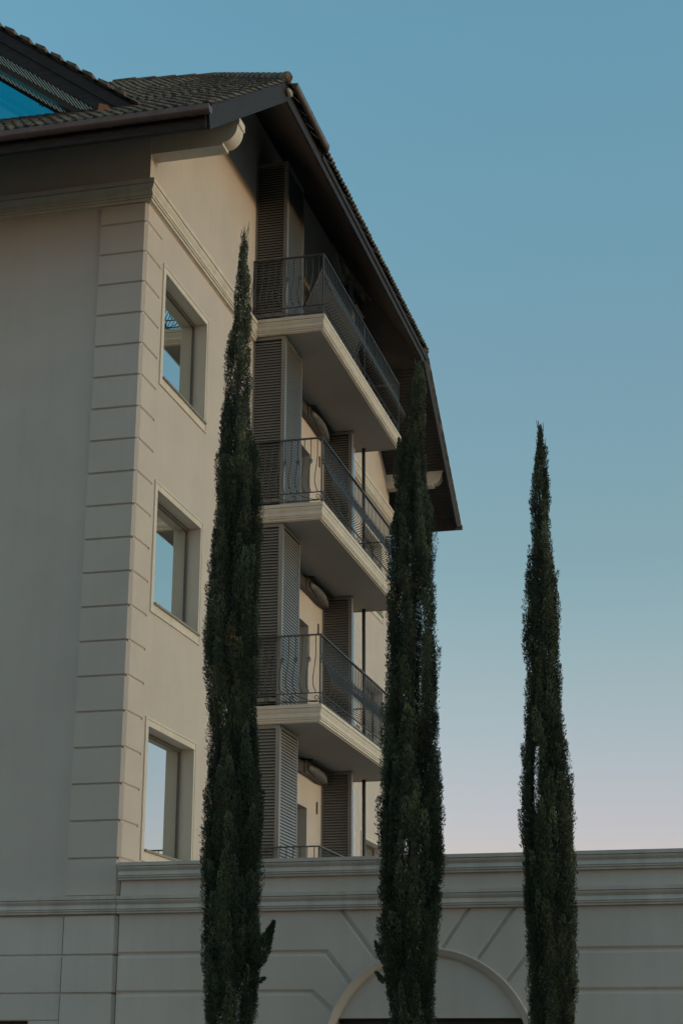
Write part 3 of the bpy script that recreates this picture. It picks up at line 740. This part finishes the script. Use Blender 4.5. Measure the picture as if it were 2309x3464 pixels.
# arch moulding
ar = MB(); prof = [(RO, 0.004), (RO, -0.022), (RO-0.014, -0.026), (RO-0.022, -0.010), (RI+0.012, -0.010), (RI+0.006, 0.012), (RI-0.004, 0.012), (RI-0.004, 0.05)]
n_ = 96; vs2 = []
for i in range(n_+1):
    a = math.pi*i/n_
    for rr, yy in prof: vs2.append((CX+rr*math.cos(a), yy, CZ+rr*math.sin(a)))
k_ = len(prof); ar.add(vs2, [(i*k_+j, i*k_+j+1, (i+1)*k_+j+1, (i+1)*k_+j) for i in range(n_) for j in range(k_-1)], True)
wpart(ar, 'arch_moulding', 'wing')
dr = MB().box(2.6, 5.4, 0.40, 0.45, ZG, 0.5)
dro = wpart(dr, 'doorway', 'dark')
fr2 = MB(); fr2.box(2.80, 5.18, 0.30, 0.40, 0.36, 0.44); fr2.box(2.83, 2.93, 0.30, 0.40, ZG, 0.36); fr2.box(5.06, 5.155, 0.30, 0.40, ZG, 0.36)
wpart(fr2, 'frame', 'post', dro)
lt = MB().add([(2.82, 0.045, 0.444), (5.165, 0.045, 0.444), (5.165, 0.41, 0.444), (2.82, 0.41, 0.444)], [(0, 1, 2, 3)])
lt.box(2.79, 2.829, 0.05, 0.42, ZG, 0.46); lt.box(5.156, 5.19, 0.05, 0.42, ZG, 0.46)
wpart(lt, 'reveal', 'wing', dro, fix=False)

# ================================================================= cypresses
VS = 2309/1568; FPX = 5680.0
Rm = np.array(cam.matrix_world.to_3x3()); Cw = np.array(cam.matrix_world.translation)
def bp_y(u, v, Y):
    d = Rm @ np.array([(u*VS-1154.5)/FPX, -(v*VS-1732)/FPX, -1.0]); return Cw+d*(Y-Cw[1])/d[1]
def cypress(name, label, prof, Y, seed, nplume, gap=1.0, tip=1.0, sparse=(0, 0)):
    rng = np.random.default_rng(seed)
    pr = []
    for v, l, r in prof:
        a, b = bp_y(l, v, Y), bp_y(r, v, Y); pr.append(((a[2]+b[2])/2, (a[0]+b[0])/2, (b[0]-a[0])/2))
    pr = np.array(sorted(pr)); z0_, zt_ = pr[0, 0], pr[-1, 0]
    # continue to the ground
    pr = np.vstack([[ZG+0.25, pr[0, 1], pr[0, 2]*0.55], [ZG+1.1, pr[0, 1], pr[0, 2]*0.95], pr])
    cxf = lambda z: np.interp(z, pr[:, 0], pr[:, 1]); rf_ = lambda z: np.interp(z, pr[:, 0], pr[:, 2])
    zmid = np.interp
    base = (float(cxf(ZG)), Y, ZG)
    T = empty(name, base, label, 'cypress tree', 'tall cypresses in a row before the wing')
    # trunk
    zz_ = np.linspace(ZG, zt_-0.05, 16)
    tr = MB().tube([(float(cxf(z))+0.02*math.sin(z*1.7+seed), Y+0.02*math.cos(z*1.3), float(z)) for z in zz_], [max(0.006, 0.085*(1-(z-ZG)/(zt_-ZG))**0.8) for z in zz_], 8)
    tr.build('trunk', M['bark'], T, T)
    # upswept plumes laid over a loose inner filling; each plume has its own tone
    grid = np.linspace(ZG+0.3, zt_-0.25, 600); wgt = np.maximum(rf_(grid), 0.05); cdf = np.cumsum(wgt); cdf /= cdf[-1]
    zb = np.interp((np.arange(nplume)+rng.random(nplume))/nplume, cdf, grid)
    ang = rng.random(nplume)*2*math.pi
    ang += 0.30*np.sin(ang*6+seed+zb*0.7)
    Ln = rng.uniform(0.30, 0.85, nplume)*np.clip(rf_(zb)/0.28, 0.40, 1.1)
    zt2 = np.minimum(zb+Ln, zt_-0.02)
    r0 = rf_(zb)*rng.uniform(0.30, 0.80, nplume)
    out_ = np.where(rng.random(nplume) < 0.17, rng.uniform(1.0, 1.13, nplume), rng.uniform(0.78, 0.97, nplume))
    bump = 1+0.10*np.sin(ang*3+zb*2.3+seed)*np.sin(zb*4.1+ang*2)
    r1 = np.minimum(rf_(zt2)*out_, rf_((zb+zt2)/2)*1.0)*bump
    A = np.stack([cxf(zb)+r0*np.cos(ang), Y+r0*np.sin(ang), zb], 1); Bt = np.stack([cxf(zt2)+r1*np.cos(ang), Y+r1*np.sin(ang), zt2], 1)
    prd = np.clip(0.17*rf_(zb)+0.012, 0.016, 0.075)*rng.uniform(0.65, 1.3, nplume)
    ns = np.maximum(60, (Ln*prd*14000*gap*np.clip(0.20/np.maximum(rf_(zb), 0.02), 1.0, 2.4))).astype(int)
    pid = np.repeat(np.arange(nplume), ns); N = len(pid)
    t = rng.random(N)**0.9
    a_ = rng.random(N)*2*math.pi; rr = prd[pid]*np.clip(np.sin(np.pi*np.clip(t*0.90+0.07, 0, 1)), 0.05, 1)**0.6*rng.uniform(0.30, 1.0, N)**0.6
    rr *= 1+0.22*np.sin(t*Ln[pid]*70+a_*2+pid)
    ax_ = (Bt-A); ax_ /= np.linalg.norm(ax_, axis=1)[:, None]; axp = ax_[pid]
    e1 = np.cross(axp, np.array([0.3, 1, 0.1])); e1 /= np.linalg.norm(e1, axis=1)[:, None]; e2 = np.cross(axp, e1)
    rad_ = e1*np.cos(a_)[:, None]+e2*np.sin(a_)[:, None]
    P = A[pid]+(Bt-A)[pid]*t[:, None]+rad_*rr[:, None]
    d = axp*0.9+rad_*rng.uniform(0.25, 0.9, N)[:, None]+rng.normal(0, 0.22, (N, 3))+np.array([0, 0, 0.3])
    tone = (rng.uniform(0.40, 1.9, nplume)[pid]*(0.65+0.7*t))*rng.uniform(0.8, 1.2, N)  # light tips and shaded gaps between plumes put into the colour
    brown = np.where(rng.random(nplume) < 0.025, rng.uniform(0.3, 0.9, nplume), 0.0)[pid]
    nf = int(75000*gap)                       # inner filling
    zf = np.interp(rng.random(nf), cdf, grid); af = rng.random(nf)*2*math.pi; rfi = rf_(zf)*rng.random(nf)**0.5*0.90
    P = np.vstack([P, np.stack([cxf(zf)+rfi*np.cos(af), Y+rfi*np.sin(af), zf], 1)])
    d = np.vstack([d, np.stack([0.4*np.cos(af), 0.4*np.sin(af), np.ones(nf)], 1)+rng.normal(0, 0.3, (nf, 3))])
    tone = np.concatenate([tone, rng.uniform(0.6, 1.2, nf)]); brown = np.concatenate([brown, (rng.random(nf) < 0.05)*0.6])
    d /= np.linalg.norm(d, axis=1)[:, None]
    if sparse[1] > sparse[0]:    # narrow vertical slits the sky shows through
        s1 = (np.sin(P[:, 0]*23+1.5*np.sin(P[:, 2]*0.9)+3) > 0.45) & (np.sin(P[:, 2]*2.1+P[:, 0]*7)+0.5*np.sin(P[:, 2]*6.7) > 0.1)
        kill = s1 & (np.abs(P[:, 0]-cxf(P[:, 2])) < 0.62*rf_(P[:, 2])) & (P[:, 2] > sparse[0]) & (P[:, 2] < sparse[1]) & (rng.random(len(P)) < 0.9)
        P, d, tone, brown = P[~kill], d[~kill], tone[~kill], brown[~kill]
    N = len(P)
    L = rng.uniform(0.016, 0.038, N); wd = rng.uniform(0.0028, 0.0056, N)
    side = np.cross(d, rng.normal(0, 1, (N, 3))); side /= np.linalg.norm(side, axis=1)[:, None]
    V = np.stack([P, P+d*(L*0.45)[:, None]+side*wd[:, None], P+d*L[:, None], P+d*(L*0.45)[:, None]-side*wd[:, None]], 1).reshape(-1, 3)-np.array(base)[None]
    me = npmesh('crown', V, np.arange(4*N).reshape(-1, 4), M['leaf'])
    at = me.attributes.new('tone', 'FLOAT_VECTOR', 'FACE')
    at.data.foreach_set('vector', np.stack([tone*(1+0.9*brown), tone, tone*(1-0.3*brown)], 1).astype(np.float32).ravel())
    o = bpy.data.objects.new('crown', me); C.objects.link(o); o.parent = T
    # bare leader twigs at the tip
    tw = MB(); r_ = random.Random(seed); zc = zt_
    tw.tube([(float(cxf(zc-0.7)), Y, zc-0.7), (float(cxf(zc-0.3))+0.01, Y, zc-0.3), (float(cxf(zc)), Y, zc+0.0)], [0.008, 0.006, 0.002], 4)
    for i in range(int(26*tip)):
        z = zc-r_.uniform(0.06, 0.8); q_ = r_.uniform(0, 6.28); l_ = r_.uniform(0.08, 0.2)
        p0 = Vector((float(cxf(z)), Y, z)); dirv = Vector((0.28*math.cos(q_), 0.28*math.sin(q_), 1)).normalized(); p1 = p0+dirv*l_*0.6+Vector((math.cos(q_), math.sin(q_), 0))*0.02; p2 = p1+Vector((0.1*math.cos(q_), 0, 1)).normalized()*l_*0.5
        tw.tube([p0, p1, p2], [0.005, 0.0045, 0.002], 4)
    tw.build('twigs', M['leaf2'], T, T)
    return T, cxf, rf_
P1 = [(530, 560.5, 561.5), (560, 557, 566), (600, 549, 570), (650, 541, 573), (690, 538, 575), (715, 544, 574), (760, 531, 576), (830, 521, 577), (870, 516, 578), (940, 518, 574), (1000, 509, 577),
      (1060, 499, 590), (1150, 494, 600), (1250, 490, 595), (1350, 481, 592), (1450, 473, 595), (1520, 471, 597), (1600, 475, 589), (1680, 490, 583), (1720, 481, 588), (1800, 470, 600), (1860, 471, 605),
      (1920, 471, 598), (1960, 465, 599), (2050, 469, 602), (2120, 471, 595), (2200, 465, 599), (2300, 468, 590), (2400, 471, 580)]
P2 = [(828, 957, 961), (870, 949, 975), (920, 938, 980), (970, 932, 978), (1030, 930, 970), (1060, 922, 974), (1120, 912, 980), (1170, 900, 990), (1250, 893, 994), (1300, 895, 999), (1400, 893, 1000),
      (1450, 900, 1002), (1500, 897, 1002), (1560, 888, 1003), (1640, 889, 1003), (1700, 881, 1007), (1780, 874, 1009), (1850, 876, 1015), (1910, 871, 1024), (1960, 870, 1028), (2000, 868, 1017),
      (2060, 876, 1018), (2110, 870, 1013), (2190, 870, 1012), (2240, 878, 1006), (2300, 894, 1002), (2400, 900, 998)]
def z3(y, l, r): return (950.8+y*0.2886, 1154.5+l*0.2886, 1154.5+r*0.2886)
P3 = [z3(80, 292, 296), z3(200, 275, 335), z3(300, 268, 345), z3(400, 248, 357), z3(520, 225, 362), z3(650, 221, 374), z3(760, 214, 378), z3(900, 224, 370), z3(980, 226, 364), z3(1050, 240, 374),
      z3(1150, 212, 403), z3(1280, 192, 424), z3(1400, 184, 428), z3(1500, 191, 436), z3(1600, 187, 440), z3(1700, 162, 444), z3(1800, 160, 453), z3(1900, 178, 461), z3(2000, 172, 472), z3(2100, 186, 455),
      z3(2250, 204, 450), (1640, 1208, 1284), (1700, 1201, 1299), (1760, 1203, 1302), (1800, 1197, 1315), (1850, 1192, 1318), (1930, 1201, 1318), (2000, 1201, 1320), (2060, 1200, 1326),
      (2150, 1205, 1327), (2250, 1211, 1325), (2300, 1209, 1320), (2400, 1217, 1316)]
T1, c1f, r1f = cypress('cypress_tree', 'leftmost and tallest of the three cypresses, with a side spray low on its right', P1, -2.0, 11, 950)
T2, c2f, r2f = cypress('cypress_tree', 'middle of the three cypresses, in front of the far roof end and the arch', P2, -2.0, 23, 950, gap=0.95, sparse=(1.9, 5.2))
T3, c3f, r3f = cypress('cypress_tree', 'rightmost and shortest of the three cypresses, standing alone against the sky', P3, -2.0, 37, 850, gap=1.0, sparse=(2.5, 3.3))
# side shoots
def shoot(T, a, b, rad, n, seed):
    rng = np.random.default_rng(seed); A = bp_y(*a, -2.0); Bv = bp_y(*b, -2.0); A[1] = Bv[1] = -2.1
    t = rng.random(n); ang = rng.random(n)*6.283; ax = (Bv-A)/np.linalg.norm(Bv-A)
    e1 = np.cross(ax, [0, 1, 0.0]); e1 /= np.linalg.norm(e1); e2 = np.cross(ax, e1)
    rd = e1[None]*np.cos(ang)[:, None]+e2[None]*np.sin(ang)[:, None]
    P = A[None]+(Bv-A)[None]*t[:, None]+rd*(rad*1.15*np.clip(np.sin(np.pi*(0.10+0.88*t**0.8)), 0, 1)*(1.15-0.5*t)*rng.random(n)**0.5)[:, None]
    d = ax[None]*0.9+rd*0.5+rng.normal(0, 0.25, (n, 3)); d /= np.linalg.norm(d, axis=1)[:, None]
    L = rng.uniform(0.018, 0.042, n); w_ = rng.uniform(0.003, 0.006, n); sd_ = np.cross(d, rng.normal(0, 1, (n, 3))); sd_ /= np.linalg.norm(sd_, axis=1)[:, None]
    V = np.stack([P, P+d*(L*0.45)[:, None]+sd_*w_[:, None], P+d*L[:, None], P+d*(L*0.45)[:, None]-sd_*w_[:, None]], 1).reshape(-1, 3)-np.array(T.location)[None]
    me = npmesh('side_spray', V, np.arange(4*n).reshape(-1, 4), M['leaf']); at = me.attributes.new('tone', 'FLOAT_VECTOR', 'FACE'); at.data.foreach_set('vector', np.repeat(rng.uniform(0.7, 1.4, n), 3).astype(np.float32)); o = bpy.data.objects.new('side_spray', me); C.objects.link(o); o.parent = T
shoot(T1, (590, 2225), (634, 2120), 0.085, 4200, 5); shoot(T1, (586, 2262), (613, 2248), 0.028, 420, 6)
shoot(T2, (917, 1130), (920, 1015), 0.05, 1800, 7); shoot(T2, (888, 2215), (866, 2165), 0.032, 600, 8); shoot(T2, (888, 2260), (869, 2235), 0.024, 350, 9)
shoot(T3, (1277, 1345), (1283, 1318), 0.02, 80, 10); shoot(T3, (1216, 1290), (1218, 1260), 0.014, 70, 12)
